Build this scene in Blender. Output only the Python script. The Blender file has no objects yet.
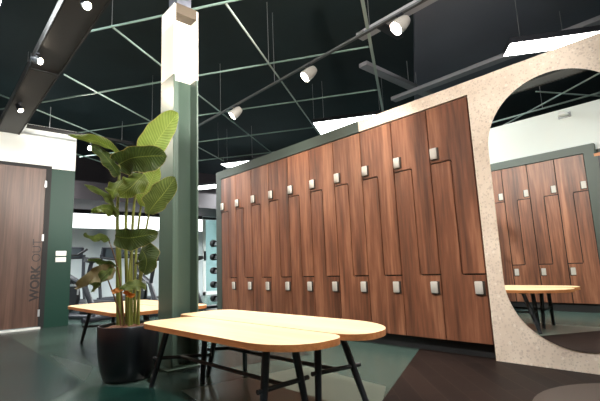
import bpy, bmesh, math, random
from mathutils import Vector, Matrix, Quaternion
random.seed(7)
PI = math.pi
scene = bpy.context.scene
COL = scene.collection

# ------------------------------------------------------------------ helpers
def lin(c):
    c /= 255.0
    return c / 12.92 if c <= 0.04045 else ((c + 0.055) / 1.055) ** 2.4
def rgb(r, g, b): return (lin(r), lin(g), lin(b), 1.0)

def link(o, parent=None):
    COL.objects.link(o)
    if parent is not None: o.parent = parent
    return o
def tag(o, label=None, cat=None, group=None, kind=None):
    if label: o['label'] = label
    if cat: o['category'] = cat
    if group: o['group'] = group
    if kind: o['kind'] = kind
    return o
def thing(name, label, cat, loc=(0, 0, 0), rz=0.0, group=None):
    o = bpy.data.objects.new(name, None)
    o.empty_display_size = 0.1
    o.location = loc; o.rotation_euler = (0, 0, rz)
    link(o); tag(o, label, cat, group)
    return o
def obj(name, bm, mats, parent=None, smooth=False):
    me = bpy.data.meshes.new(name)
    bm.normal_update()
    bm.to_mesh(me); bm.free()
    if not isinstance(mats, (list, tuple)): mats = [mats]
    for m in mats: me.materials.append(m)
    if smooth:
        for p in me.polygons: p.use_smooth = True
        try: me.set_sharp_from_angle(angle=math.radians(35))
        except Exception: pass
    o = bpy.data.objects.new(name, me)
    return link(o, parent)
def copy_tree(o, parent=None):
    c = o.copy(); COL.objects.link(c); c.parent = parent
    for ch in list(o.children): copy_tree(ch, c)
    return c
def NB(): return bmesh.new()
def box(bm, x0, x1, y0, y1, z0, z1, mi=0):
    vs = [bm.verts.new(p) for p in ((x0,y0,z0),(x1,y0,z0),(x1,y1,z0),(x0,y1,z0),(x0,y0,z1),(x1,y0,z1),(x1,y1,z1),(x0,y1,z1))]
    for q in ((3,2,1,0),(4,5,6,7),(0,1,5,4),(1,2,6,5),(2,3,7,6),(3,0,4,7)):
        f = bm.faces.new([vs[i] for i in q]); f.material_index = mi
def bevel(bm, w, seg=2):
    bmesh.ops.bevel(bm, geom=bm.edges[:], offset=w, segments=seg, affect='EDGES', profile=0.5)
def obox(bm, c, ax, ay, az, hx, hy, hz):
    c, ax, ay, az = Vector(c), Vector(ax), Vector(ay), Vector(az)
    vs = [bm.verts.new(c + ax*hx*i + ay*hy*j + az*hz*k) for i, j, k in
          ((-1,-1,-1),(1,-1,-1),(1,1,-1),(-1,1,-1),(-1,-1,1),(1,-1,1),(1,1,1),(-1,1,1))]
    for q in ((3,2,1,0),(4,5,6,7),(0,1,5,4),(1,2,6,5),(2,3,7,6),(3,0,4,7)):
        bm.faces.new([vs[i] for i in q])
def tube(bm, pts, rad, seg=10, cap=True):
    """Swept round tube through pts; rad a number or a list."""
    pts = [Vector(p) for p in pts]
    n = len(pts)
    if not isinstance(rad, (list, tuple)): rad = [rad] * n
    rings, up = [], None
    for i, p in enumerate(pts):
        d = (pts[min(i+1, n-1)] - pts[max(i-1, 0)]).normalized()
        if up is None:
            up = d.orthogonal().normalized()
        else:
            up = (up - d * up.dot(d)).normalized()
        s = d.cross(up)
        rings.append([bm.verts.new(p + (up*math.cos(2*PI*k/seg) + s*math.sin(2*PI*k/seg)) * rad[i]) for k in range(seg)])
    for a, b in zip(rings, rings[1:]):
        for k in range(seg):
            bm.faces.new((a[k], a[(k+1) % seg], b[(k+1) % seg], b[k]))
    if cap:
        bm.faces.new(rings[0][::-1]); bm.faces.new(rings[-1])
def lathe(bm, prof, seg=40, c=(0, 0, 0)):
    rings = []
    for r, z in prof:
        rings.append([bm.verts.new((c[0] + r*math.cos(2*PI*k/seg), c[1] + r*math.sin(2*PI*k/seg), c[2] + z)) for k in range(seg)])
    for a, b in zip(rings, rings[1:]):
        for k in range(seg):
            bm.faces.new((a[k], a[(k+1) % seg], b[(k+1) % seg], b[k]))
    return rings
def prism(bm, poly, frm, t0, t1, mi=0):
    """poly of 2D points; frm(u, v, t) -> 3D."""
    A = [bm.verts.new(frm(u, v, t0)) for u, v in poly]
    B = [bm.verts.new(frm(u, v, t1)) for u, v in poly]
    n = len(poly)
    fs = [bm.faces.new(A[::-1]), bm.faces.new(B)]
    for i in range(n): fs.append(bm.faces.new((A[i], A[(i+1) % n], B[(i+1) % n], B[i])))
    for f in fs: f.material_index = mi
    return fs

# ------------------------------------------------------------------ materials
MATS = {}
def mat(name, col, rough=0.5, metal=0.0, spec=0.5, emit=None, estr=0.0, bump=None, var=None, coat=0.0, trans=0.0):
    m = bpy.data.materials.new(name); m.use_nodes = True
    nt = m.node_tree; b = nt.nodes['Principled BSDF']
    b.inputs['Base Color'].default_value = col
    b.inputs['Roughness'].default_value = rough
    b.inputs['Metallic'].default_value = metal
    b.inputs['Specular IOR Level'].default_value = spec
    b.inputs['Coat Weight'].default_value = coat
    b.inputs['Transmission Weight'].default_value = trans
    if emit:
        b.inputs['Emission Color'].default_value = emit
        b.inputs['Emission Strength'].default_value = estr
    if var or bump:
        tc = nt.nodes.new('ShaderNodeTexCoord')
        if var:   # var = (scale, amount)
            no = nt.nodes.new('ShaderNodeTexNoise'); no.inputs['Scale'].default_value = var[0]; no.inputs['Detail'].default_value = 4
            mx = nt.nodes.new('ShaderNodeMix'); mx.data_type = 'RGBA'
            mx.inputs['A'].default_value = tuple(c*(1-var[1]) for c in col[:3]) + (1,)
            mx.inputs['B'].default_value = tuple(min(1, c*(1+var[1])) for c in col[:3]) + (1,)
            nt.links.new(tc.outputs['Object'], no.inputs['Vector'])
            nt.links.new(no.outputs['Fac'], mx.inputs['Factor'])
            nt.links.new(mx.outputs['Result'], b.inputs['Base Color'])
        if bump:  # bump = (scale, strength)
            n2 = nt.nodes.new('ShaderNodeTexNoise'); n2.inputs['Scale'].default_value = bump[0]
            bp = nt.nodes.new('ShaderNodeBump'); bp.inputs['Strength'].default_value = bump[1]; bp.inputs['Distance'].default_value = 0.01
            nt.links.new(tc.outputs['Object'], n2.inputs['Vector'])
            nt.links.new(n2.outputs['Fac'], bp.inputs['Height'])
            nt.links.new(bp.outputs['Normal'], b.inputs['Normal'])
    MATS[name] = m
    return m

def wood(name, dark, mid, light, axis='Z', rough=0.42, scale=1.0, stretch=14.0):
    """Grain that runs along an axis of the object, offset per object."""
    m = bpy.data.materials.new(name); m.use_nodes = True
    nt = m.node_tree; N = nt.nodes; L = nt.links; b = N['Principled BSDF']
    tc = N.new('ShaderNodeTexCoord'); oi = N.new('ShaderNodeObjectInfo')
    mu = N.new('ShaderNodeVectorMath'); mu.operation = 'SCALE'; mu.inputs[0].default_value = (7.3, 5.1, 9.7)
    L.new(oi.outputs['Random'], mu.inputs['Scale'])
    ad = N.new('ShaderNodeVectorMath'); ad.operation = 'ADD'
    L.new(tc.outputs['Object'], ad.inputs[0]); L.new(mu.outputs['Vector'], ad.inputs[1])
    mp = N.new('ShaderNodeMapping')
    s = [stretch*scale]*3; s['XYZ'.index(axis)] = 0.55*scale
    mp.inputs['Scale'].default_value = s
    L.new(ad.outputs['Vector'], mp.inputs['Vector'])
    n1 = N.new('ShaderNodeTexNoise'); n1.inputs['Scale'].default_value = 1.0; n1.inputs['Detail'].default_value = 5; n1.inputs['Roughness'].default_value = 0.62; n1.inputs['Distortion'].default_value = 0.35
    L.new(mp.outputs['Vector'], n1.inputs['Vector'])
    n2 = N.new('ShaderNodeTexNoise'); n2.inputs['Scale'].default_value = 5.5; n2.inputs['Detail'].default_value = 3
    L.new(mp.outputs['Vector'], n2.inputs['Vector'])
    mxf = N.new('ShaderNodeMix'); mxf.inputs['Factor'].default_value = 0.3
    L.new(n1.outputs['Fac'], mxf.inputs['A']); L.new(n2.outputs['Fac'], mxf.inputs['B'])
    cr = N.new('ShaderNodeValToRGB')
    e = cr.color_ramp.elements
    e[0].position = 0.345; e[0].color = dark
    e[1].position = 0.655; e[1].color = light
    k = cr.color_ramp.elements.new(0.5); k.color = mid
    L.new(mxf.outputs['Result'], cr.inputs['Fac']); L.new(cr.outputs['Color'], b.inputs['Base Color'])
    b.inputs['Roughness'].default_value = rough
    MATS[name] = m
    return m

M = MATS
wood('walnut', rgb(74, 43, 30), rgb(116, 72, 51), rgb(156, 106, 79), 'Z', 0.42, 1.0, 8.0)
wood('door_wood', rgb(58, 39, 31), rgb(80, 56, 46), rgb(100, 73, 61), 'Z', 0.42, 0.9)
wood('bench_wood', rgb(206, 174, 134), rgb(217, 188, 148), rgb(226, 200, 164), 'X', 0.38, 0.8, 9.0)
wood('bench_edge', rgb(152, 92, 48), rgb(170, 108, 60), rgb(184, 122, 72), 'X', 0.5, 2.0)
mat('black_metal', rgb(24, 27, 33), 0.42, 0.0, 0.5)
mat('matte_black', rgb(14, 15, 18), 0.7)
mat('carcass', rgb(18, 13, 11), 0.8)
mat('frame_green', rgb(56, 66, 60), 0.5, var=(3, .05))
mat('wall_green', rgb(7, 52, 42), 0.5, 0, .3, var=(2.0, .06))
mat('wall_white', rgb(232, 236, 232), 0.6, var=(1.2, .02))
mat('gym_grey', rgb(196, 204, 206), 0.55, var=(2.5, .06))
mat('ceiling_dark', rgb(30, 46, 50), 0.9, var=(1.4, .35))
mat('ceiling_board', rgb(118, 122, 136), 0.75, var=(1.0, .2))
mat('duct', rgb(34, 33, 33), 0.5, 0.0, 0.5, var=(3, .15))
mat('tray', rgb(176, 178, 186), 0.5)
mat('track_grey', rgb(96, 98, 102), 0.4, 0.3)
mat('bulkhead', rgb(52, 46, 50), 0.7)
mat('rail_green', rgb(128, 152, 144), 0.4, 0.2)
mat('rail_pale', rgb(196, 212, 206), 0.4, 0.2)
mat('steel', rgb(150, 152, 154), 0.35, 0.7)
mat('lock_white', rgb(186, 182, 176), 0.35, 0.1)
mat('lock_base', rgb(60, 52, 46), 0.45, 0.4)
mat('column_paint', rgb(66, 84, 74), 0.38, var=(4, .05))
mat('column_white', rgb(238, 234, 224), 0.6)
mat('cap_brown', rgb(78, 68, 56), 0.7)
mat('pot_black', rgb(12, 15, 20), 0.3, 0.0, 0.5)
mat('soil', rgb(92, 58, 38), 0.95, bump=(60, 1.0), var=(50, .5))
mat('plate_white', rgb(232, 234, 230), 0.4)
mat('letter_black', rgb(28, 20, 18), 0.5)
mat('led', rgb(255, 255, 255), 0.5, emit=(1.0, 0.98, 0.94, 1), estr=14)
mat('led_added', rgb(255, 255, 255), 0.5, emit=(.95, 1.0, 1.0, 1), estr=55)
mat('led_wash_added', rgb(255, 255, 255), 0.5, emit=(.96, 1.0, 1.0, 1), estr=13)
mat('led_soft', rgb(255, 255, 255), 0.5, emit=(0.93, 1.0, 0.97, 1), estr=7)
mat('lens', rgb(255, 255, 255), 0.5, emit=(1.0, 0.93, 0.80, 1), estr=60)
mat('lens_warm', rgb(255, 255, 255), 0.5, emit=(1.0, 0.86, 0.66, 1), estr=30)
mat('window_glow', rgb(255, 255, 255), 0.5, emit=(0.95, 0.98, 1.0, 1), estr=1.7)
mat('rubber', rgb(20, 21, 26), 0.55)
mat('gym_dark', rgb(34, 36, 44), 0.45)
mat('screen_grey', rgb(76, 84, 90), 0.25)
mat('silver', rgb(176, 180, 184), 0.35, 0.5)
mat('stalk', rgb(104, 112, 50), 0.45, var=(6, .3))
mat('stalk_brown', rgb(96, 70, 42), 0.7, var=(9, .35))
mat('dry_leaf', rgb(128, 118, 84), 0.7, var=(9, .45))
mat('rust_leaf', rgb(176, 112, 44), 0.6, var=(12, .4))
mat('light_leak_strip', rgb(226, 228, 226), 0.35)
# mirror
m = mat('mirror', rgb(242, 248, 248), 0.0, 1.0)
# glass
m = mat('glass_teal', rgb(206, 240, 240), 0.25, 0.0, 0.5, trans=0.7)
# leaf: veined green, thin and a little translucent
def leaf_mat(name, c0, c1, tl):
    m = bpy.data.materials.new(name); m.use_nodes = True
    nt = m.node_tree; N = nt.nodes; L = nt.links; b = N['Principled BSDF']
    uv = N.new('ShaderNodeUVMap')
    sp = N.new('ShaderNodeSeparateXYZ'); L.new(uv.outputs['UV'], sp.inputs[0])
    # side veins: stripes slanted away from the midrib
    ab = N.new('ShaderNodeMath'); ab.operation = 'ABSOLUTE'
    su = N.new('ShaderNodeMath'); su.operation = 'SUBTRACT'; su.inputs[1].default_value = 0.5
    L.new(sp.outputs['X'], su.inputs[0]); L.new(su.outputs[0], ab.inputs[0])
    ma = N.new('ShaderNodeMath'); ma.operation = 'MULTIPLY_ADD'; ma.inputs[1].default_value = -0.28
    L.new(ab.outputs[0], ma.inputs[0]); L.new(sp.outputs['Y'], ma.inputs[2])
    mu = N.new('ShaderNodeMath'); mu.operation = 'MULTIPLY'; mu.inputs[1].default_value = 130.0
    L.new(ma.outputs[0], mu.inputs[0])
    si = N.new('ShaderNodeMath'); si.operation = 'SINE'; L.new(mu.outputs[0], si.inputs[0])
    mr = N.new('ShaderNodeMapRange'); mr.inputs['From Min'].default_value = -1; mr.inputs['From Max'].default_value = 1
    mr.inputs['To Min'].default_value = 0.15; mr.inputs['To Max'].default_value = 0.5
    L.new(si.outputs[0], mr.inputs['Value'])
    tc = N.new('ShaderNodeTexCoord'); no = N.new('ShaderNodeTexNoise'); no.inputs['Scale'].default_value = 9; no.inputs['Detail'].default_value = 4
    L.new(tc.outputs['Object'], no.inputs['Vector'])
    adn = N.new('ShaderNodeMath'); adn.operation = 'MULTIPLY_ADD'; adn.inputs[1].default_value = 1.2; adn.inputs[2].default_value = -0.5
    L.new(no.outputs['Fac'], adn.inputs[0])
    sm = N.new('ShaderNodeMath'); sm.operation = 'ADD'; sm.use_clamp = True
    L.new(mr.outputs['Result'], sm.inputs[0]); L.new(adn.outputs[0], sm.inputs[1])
    mx = N.new('ShaderNodeMix'); mx.data_type = 'RGBA'; mx.inputs['A'].default_value = c0; mx.inputs['B'].default_value = c1
    L.new(sm.outputs[0], mx.inputs['Factor'])
    # pale midrib
    lt = N.new('ShaderNodeMath'); lt.operation = 'LESS_THAN'; lt.inputs[1].default_value = 0.014; L.new(ab.outputs[0], lt.inputs[0])
    m2 = N.new('ShaderNodeMix'); m2.data_type = 'RGBA'; m2.inputs['B'].default_value = tuple(.6*p + .4*q for p, q in zip(c1, rgb(168, 176, 92)))
    L.new(lt.outputs[0], m2.inputs['Factor']); L.new(mx.outputs['Result'], m2.inputs['A'])
    ge = N.new('ShaderNodeMath'); ge.operation = 'GREATER_THAN'; ge.inputs[1].default_value = 0.478; L.new(ab.outputs[0], ge.inputs[0])
    m3 = N.new('ShaderNodeMix'); m3.data_type = 'RGBA'; m3.inputs['B'].default_value = rgb(176, 160, 104)
    gf = N.new('ShaderNodeMath'); gf.operation = 'MULTIPLY'; gf.inputs[1].default_value = .7; L.new(ge.outputs[0], gf.inputs[0])
    L.new(gf.outputs[0], m3.inputs['Factor']); L.new(m2.outputs['Result'], m3.inputs['A']); m2 = m3
    L.new(m2.outputs['Result'], b.inputs['Base Color'])
    b.inputs['Roughness'].default_value = 0.42
    tr = N.new('ShaderNodeBsdfTranslucent'); L.new(m2.outputs['Result'], tr.inputs['Color'])
    ms = N.new('ShaderNodeMixShader'); ms.inputs[0].default_value = tl
    out = N['Material Output']
    L.new(b.outputs[0], ms.inputs[1]); L.new(tr.outputs[0], ms.inputs[2]); L.new(ms.outputs[0], out.inputs['Surface'])
    bp = N.new('ShaderNodeBump'); bp.inputs['Strength'].default_value = 0.35; bp.inputs['Distance'].default_value = 0.004
    L.new(si.outputs[0], bp.inputs['Height']); L.new(bp.outputs['Normal'], b.inputs['Normal'])
    MATS[name] = m
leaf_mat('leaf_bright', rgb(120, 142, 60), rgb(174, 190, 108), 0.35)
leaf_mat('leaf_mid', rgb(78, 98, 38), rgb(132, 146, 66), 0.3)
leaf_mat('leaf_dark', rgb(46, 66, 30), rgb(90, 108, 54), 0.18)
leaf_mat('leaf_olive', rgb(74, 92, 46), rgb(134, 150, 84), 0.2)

# terrazzo
def terrazzo():
    m = bpy.data.materials.new('terrazzo'); m.use_nodes = True
    nt = m.node_tree; N = nt.nodes; L = nt.links; b = N['Principled BSDF']
    tc = N.new('ShaderNodeTexCoord')
    base = N.new('ShaderNodeTexNoise'); base.inputs['Scale'].default_value = 5; base.inputs['Detail'].default_value = 6
    L.new(tc.outputs['Object'], base.inputs['Vector'])
    cr = N.new('ShaderNodeValToRGB')
    cr.color_ramp.elements[0].position = 0.3; cr.color_ramp.elements[0].color = rgb(206, 189, 173)
    cr.color_ramp.elements[1].position = 0.7; cr.color_ramp.elements[1].color = rgb(228, 214, 199)
    L.new(base.outputs['Fac'], cr.inputs['Fac'])
    last = cr.outputs['Color']
    for sc, thr, col in ((44, 0.2, rgb(176, 158, 146)), (24, 0.15, rgb(240, 232, 222)), (70, 0.24, rgb(160, 144, 132)), (13, 0.10, rgb(172, 152, 140)), (34, 0.12, rgb(150, 134, 122))):
        v = N.new('ShaderNodeTexVoronoi'); v.inputs['Scale'].default_value = sc
        mp = N.new('ShaderNodeMapping'); mp.inputs['Location'].default_value = (sc*.37, sc*.11, sc*.73)
        L.new(tc.outputs['Object'], mp.inputs['Vector']); L.new(mp.outputs['Vector'], v.inputs['Vector'])
        sp = N.new('ShaderNodeSeparateColor'); L.new(v.outputs['Color'], sp.inputs[0])
        # chip only in some of the cells, of varying size
        th = N.new('ShaderNodeMath'); th.operation = 'MULTIPLY'; th.inputs[1].default_value = thr*2
        L.new(sp.outputs[0], th.inputs[0])
        lt = N.new('ShaderNodeMath'); lt.operation = 'LESS_THAN'
        L.new(v.outputs['Distance'], lt.inputs[0]); L.new(th.outputs[0], lt.inputs[1])
        mx = N.new('ShaderNodeMix'); mx.data_type = 'RGBA'; mx.inputs['B'].default_value = col
        sc2 = N.new('ShaderNodeMath'); sc2.operation = 'MULTIPLY'; sc2.inputs[1].default_value = 0.36
        L.new(lt.outputs[0], sc2.inputs[0]); L.new(sc2.outputs[0], mx.inputs['Factor']); L.new(last, mx.inputs['A'])
        last = mx.outputs['Result']
    L.new(last, b.inputs['Base Color']); b.inputs['Roughness'].default_value = 0.5
    MATS['terrazzo'] = m
terrazzo()

# floor materials: semi-gloss vinyl
def vinyl(name, c, rough, plank=None):
    m = mat(name, c, rough + .03, 0.0, 0.3, var=(1.6, .16))
    return m
vinyl('floor_grey', rgb(54, 70, 65), 0.24)
vinyl('floor_grey_light', rgb(80, 90, 82), 0.26)
vinyl('floor_mid', rgb(62, 74, 69), 0.26)
vinyl('floor_slate', rgb(28, 44, 44), 0.22)
vinyl('floor_dark', rgb(32, 42, 41), 0.2)
vinyl('floor_teal', rgb(18, 46, 40), 0.22)
vinyl('floor_circle', rgb(60, 50, 45), 0.5)
# herringbone-like dark planks
def planks():
    m = bpy.data.materials.new('floor_planks'); m.use_nodes = True
    nt = m.node_tree; N = nt.nodes; L = nt.links; b = N['Principled BSDF']
    tc = N.new('ShaderNodeTexCoord')
    mp = N.new('ShaderNodeMapping'); mp.inputs['Rotation'].default_value = (0, 0, 0.75)
    L.new(tc.outputs['Object'], mp.inputs['Vector'])
    br = N.new('ShaderNodeTexBrick'); br.inputs['Scale'].default_value = 1.0
    br.inputs['Brick Width'].default_value = 0.6; br.inputs['Row Height'].default_value = 0.11; br.inputs['Mortar Size'].default_value = 0.0025
    br.inputs['Color1'].default_value = rgb(24, 19, 18); br.inputs['Color2'].default_value = rgb(36, 27, 24); br.inputs['Mortar'].default_value = rgb(46, 37, 33)
    L.new(mp.outputs['Vector'], br.inputs['Vector']); L.new(br.outputs['Color'], b.inputs['Base Color'])
    b.inputs['Roughness'].default_value = 0.5; b.inputs['Specular IOR Level'].default_value = 0.05
    MATS['floor_planks'] = m
planks()

# ------------------------------------------------------------------ camera
F_PX = 414.672
yaw, pitch, roll = .8287, .1584, .0413
CAM = Vector((0, -2.845, .66))
fwd = Vector((-math.sin(yaw)*math.cos(pitch), math.cos(yaw)*math.cos(pitch), math.sin(pitch)))
rgt = Vector((math.cos(yaw), math.sin(yaw), 0)); dwn = fwd.cross(rgt)
r2 = rgt*math.cos(roll) + dwn*math.sin(roll)
d2 = -rgt*math.sin(roll) + dwn*math.cos(roll)
cam = bpy.data.cameras.new('camera'); co = bpy.data.objects.new('camera', cam); link(co)
cam.sensor_width = 36; cam.lens = F_PX/600*36; cam.clip_start = 0.03; cam.clip_end = 100
co.matrix_world = Matrix(((r2.x, -d2.x, -fwd.x, CAM.x), (r2.y, -d2.y, -fwd.y, CAM.y), (r2.z, -d2.z, -fwd.z, CAM.z), (0, 0, 0, 1)))
scene.camera = co

# ------------------------------------------------------------------ the setting
def struct(name, bm, mats, label=None, parent=None, smooth=False):
    o = obj(name, bm, mats, parent, smooth)
    if parent is None: o['kind'] = 'structure'
    if label: o['label'] = label
    return o
ZC = 3.45
# floor: one slab with the inlaid vinyl fields as very thin sheets of the same mesh
bm = NB()
box(bm, -13, 4.5, -6.2, 7, -0.12, 0.0, 0)
def field(poly, mi, z):
    prism(bm, poly, lambda u, v, t: (u, v, t), 0.0002, z, mi)
field([(-2.07, 0.5), (-1.34, -1.13), (-0.2, -3.1), (4.4, -3.1), (4.4, 0.5)], 4, .0006)           # dark planks on the right
field([(-6.5, -2.0), (-2.95, -2.035), (-2.3, -2.62), (-2.0, -3.1), (-6.5, -3.1)], 1, .0006)     # slate by the door
field([(-4.32, -1.76), (-3.37, -1.83), (-2.6, -1.45), (-2.4, -.6), (-3.0, -.4)], 5, .0008)      # dark chevron
field([(-2.83, -2.02), (-2.5, -1.80), (-2.24, -1.71), (-2.03, -1.74), (-1.9, -2.2), (-2.4, -2.4)], 3, .0009)   # teal by the planter
field([(-4.24, -1.96), (-2.98, -2.02), (-3.4, -1.85)], 6, .0009)
field([(-2.16, -0.87), (-1.47, -0.92), (-1.33, -1.14), (-0.9, -1.9), (-2.3, -1.7)], 2, .0005)
field([(-.33 + .5*math.cos(2*PI*k/48), -.56 + .5*math.sin(2*PI*k/48)) for k in range(48)], 7, .0009)            # round inlay before the mirror
floor = struct('floor', bm, [M['floor_grey'], M['floor_slate'], M['floor_grey_light'], M['floor_teal'], M['floor_planks'], M['floor_dark'], M['floor_mid'], M['floor_circle']])

bm = NB(); box(bm, -13, 4.5, -6.2, 7, ZC, ZC + .1); struct('ceiling', bm, M['ceiling_dark'])
bm = NB(); prism(bm, [(-1.45, -3.0), (4.38, -3.0), (4.38, 6.85), (-5.9, 6.85), (-2.9, 2.1), (-1.75, .3)], lambda u, v, t: (u, v, t), 3.3, 3.449); bmesh.ops.recalc_face_normals(bm, faces=bm.faces[:]); struct('trim_4', bm, M['ceiling_board'])
# wall with the wooden door (left of the picture): green to 2.16 m, white above
def two_tone(name, x0, x1, y0, y1, z_mid, z_top, mlow, mhigh, ztop2=None):
    bm = NB()
    box(bm, x0, x1, y0, y1, 0, z_mid, 0)
    box(bm, x0, x1, y0, y1, z_mid, z_top, 1)
    if ztop2: box(bm, x0, x1, y0, y1, z_top, ztop2, 2)
    return struct(name, bm, [mlow, mhigh, M['ceiling_dark']])
bm = NB()
box(bm, -6.64, -6.5, -3.05, -2.18-.02, 0, 2.16, 0)
box(bm, -6.64, -6.5, -1.575, -1.28, 0, 2.16, 0)
box(bm, -6.64, -6.5, -3.05, -1.28, 2.19, 2.752, 1)
box(bm, -6.64, -6.5, -1.575, -1.28, 2.16, 2.19, 1)
box(bm, -6.64, -6.5, -3.05, -2.2, 2.16, 2.19, 1)
struct('wall_left', bm, [M['wall_green'], M['wall_white']])
# door leaf, frame, hinges, lettering
bm = NB(); box(bm, -6.56, -6.505, -2.9, -1.64, .03, 2.145)
door = struct('door_1', bm, M['door_wood'], 'brown wooden door with vertical black lettering in the green wall')
door['category'] = 'door'
bm = NB()
box(bm, -6.57, -6.495, -1.64, -1.575, 0, 2.19); box(bm, -6.57, -6.495, -2.9, -1.64, 2.145, 2.19); box(bm, -6.57, -6.495, -2.97, -2.9, 0, 2.19)
struct('trim_1', bm, M['matte_black'])
for z in (1.93, 1.19, .20):
    bm = NB(); box(bm, -6.495, -6.487, -1.652, -1.628, z - .045, z + .045)
    o = obj('hinge', bm, M['silver'], door); o['label'] = 'silver door hinge'
def lettering(txt, size, off, M4, parent, name, material):
    cu = bpy.data.curves.new(name, 'FONT'); cu.body = txt; cu.size = size; cu.extrude = .0015; cu.offset = off
    t = bpy.data.objects.new(name, cu); COL.objects.link(t)
    dg = bpy.context.evaluated_depsgraph_get(); dg.update()
    me = bpy.data.meshes.new_from_object(t.evaluated_get(dg))
    w = max(v.co.x for v in me.vertices)
    COL.objects.unlink(t); bpy.data.objects.remove(t)
    me.transform(M4)
    me.materials.clear(); me.materials.append(material)
    o = bpy.data.objects.new(name, me); link(o, parent)
    return o, w
def tmat(y0, z0):
    # text +x -> world +Z ; text +y -> world -Y (left in the picture) ; normal +X
    return Matrix(((0, 0, 1, -6.5035), (0, -1, 0, y0), (1, 0, 0, z0), (0, 0, 0, 1)))
o, w = lettering('WORK', .146, .005, tmat(-1.651, .36), door, 'lettering', M['letter_black']); o['label'] = 'bold black word WORK on the door'
o2, w2 = lettering('OUT', .146, -.0015, tmat(-1.651, .36 + w + .035), door, 'lettering', M['letter_black']); o2['label'] = 'thin black word OUT on the door'
bm = NB(); box(bm, -6.5, -6.44, -2.9, -1.62, .001, .022)  # white strip painted in for the light leaking under the door
struct('trim_2', bm, M['light_leak_strip'])

# wall facing the lockers (seen in the mirror): lockers stand in it, white above
bm = NB(); box(bm, -6.64, 4.5, -3.14, -3.04, 0, 1.9, 0); box(bm, -6.64, 4.5, -3.14, -3.04, 1.9, 2.49, 1)
struct('wall_front', bm, [M['frame_green'], M['wall_white']])
bm = NB(); box(bm, -13, 4.5, -6.2, -6.1, 0, ZC); struct('wall_outer', bm, M['ceiling_dark'])
bm = NB(); box(bm, 4.4, 4.5, -3.04, 7, 0, 2.5, 0); box(bm, 4.4, 4.5, -3.04, 7, 2.5, ZC, 1); struct('wall_right', bm, [M['wall_green'], M['ceiling_dark']])
bm = NB(); box(bm, -13, 4.4, 6.9, 7, 0, ZC); struct('wall_back', bm, M['ceiling_dark'])
# far end of the gym
XF = -10.5
bm = NB()
box(bm, XF - .1, XF, -3.1, 3.0, 0, 1.755, 0); box(bm, XF - .1, XF, -3.1, 3.0, 2.10, ZC, 2)
box(bm, XF - .1, XF, 4.3, 6.9, 0, 2.2, 0); box(bm, XF - .1, XF, 3.0, 6.9, 2.2, ZC, 2)
struct('wall_far', bm, [M['gym_grey'], M['wall_white'], M['bulkhead']])
bm = NB(); box(bm, XF - .08, XF - .02, -3.0, 3.0, 1.755, 2.10)
w1 = struct('window_1', bm, M['window_glow'], 'long bright strip window high on the far gym wall'); w1['category'] = 'window'
bm = NB()
box(bm, -10.4, -9.0, -2.0, 6.8, 2.18, 2.55)
struct('trim_3', bm, M['bulkhead'])
# glass door at the end of the gym
bm = NB(); box(bm, XF - .06, XF - .05, 3.06, 4.24, .05, 2.10)
d2o = struct('door_2', bm, M['glass_teal'], 'pale framed glass door at the far end of the gym'); d2o['category'] = 'door'
bm = NB()
box(bm, XF - .08, XF + .02, 3.0, 3.09, 0, 2.15); box(bm, XF - .08, XF + .02, 4.21, 4.3, 0, 2.15); box(bm, XF - .08, XF + .02, 3.0, 4.3, .0, .09); 
obj('door_frame', bm, M['plate_white'], d2o)
bm = NB(); box(bm, XF - .08, XF + .03, 3.0, 4.3, 2.11, 2.17); obj('top_rail', bm, M['matte_black'], d2o)
bm = NB(); box(bm, XF + .02, XF + .06, 3.03, 3.08, .95, 1.2); obj('door_handle', bm, M['matte_black'], d2o)
bm = NB(); box(bm, -12.9, -12.8, 1.5, 6.0, 0, 2.6); struct('wall_outer', bm, M['gym_grey'])

# ------------------------------------------------------------------ steel column
XC0, XC1, YN, YF = -3.015, -2.79, -1.53, -1.325
col_t = thing('steel_column', 'green H-section steel column with white painted top behind the planter', 'column', ((XC0+XC1)/2, (YN+YF)/2, 0))
def hsec(bm, z0, z1):
    hx, hy = (XC1-XC0)/2, (YF-YN)/2; tf, tw = .014, .010
    poly = [(-hx,-hy),(hx,-hy),(hx,-hy+tf),(tw,-hy+tf),(tw,hy-tf),(hx,hy-tf),(hx,hy),(-hx,hy),(-hx,hy-tf),(-tw,hy-tf),(-tw,-hy+tf),(-hx,-hy+tf)]
    prism(bm, poly, lambda u, v, t: (u, v, t), z0, z1)
bm = NB(); hsec(bm, 0, 2.145); bevel(bm, .002, 1); o = obj('lower_shaft', bm, M['column_paint'], col_t)
o['label'] = 'green painted lower length of the column'
bm = NB(); hsec(bm, 2.145, 2.735)
o = obj('upper_shaft', bm, M['column_white'], col_t); o['label'] = 'white painted top length of the column'
bm = NB(); box(bm, -.02, .112, -.085, .0885, 2.66, 2.745)
obj('cap_block', bm, M['cap_brown'], col_t)
bm = NB(); box(bm, -.075, .075, -.06, .06, 2.735, ZC); obj('hanger', bm, M['ceiling_board'], col_t)
bm = NB(); box(bm, -.16, .16, -.15, .15, 0, .012); obj('base_plate', bm, M['column_paint'], col_t)

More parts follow.
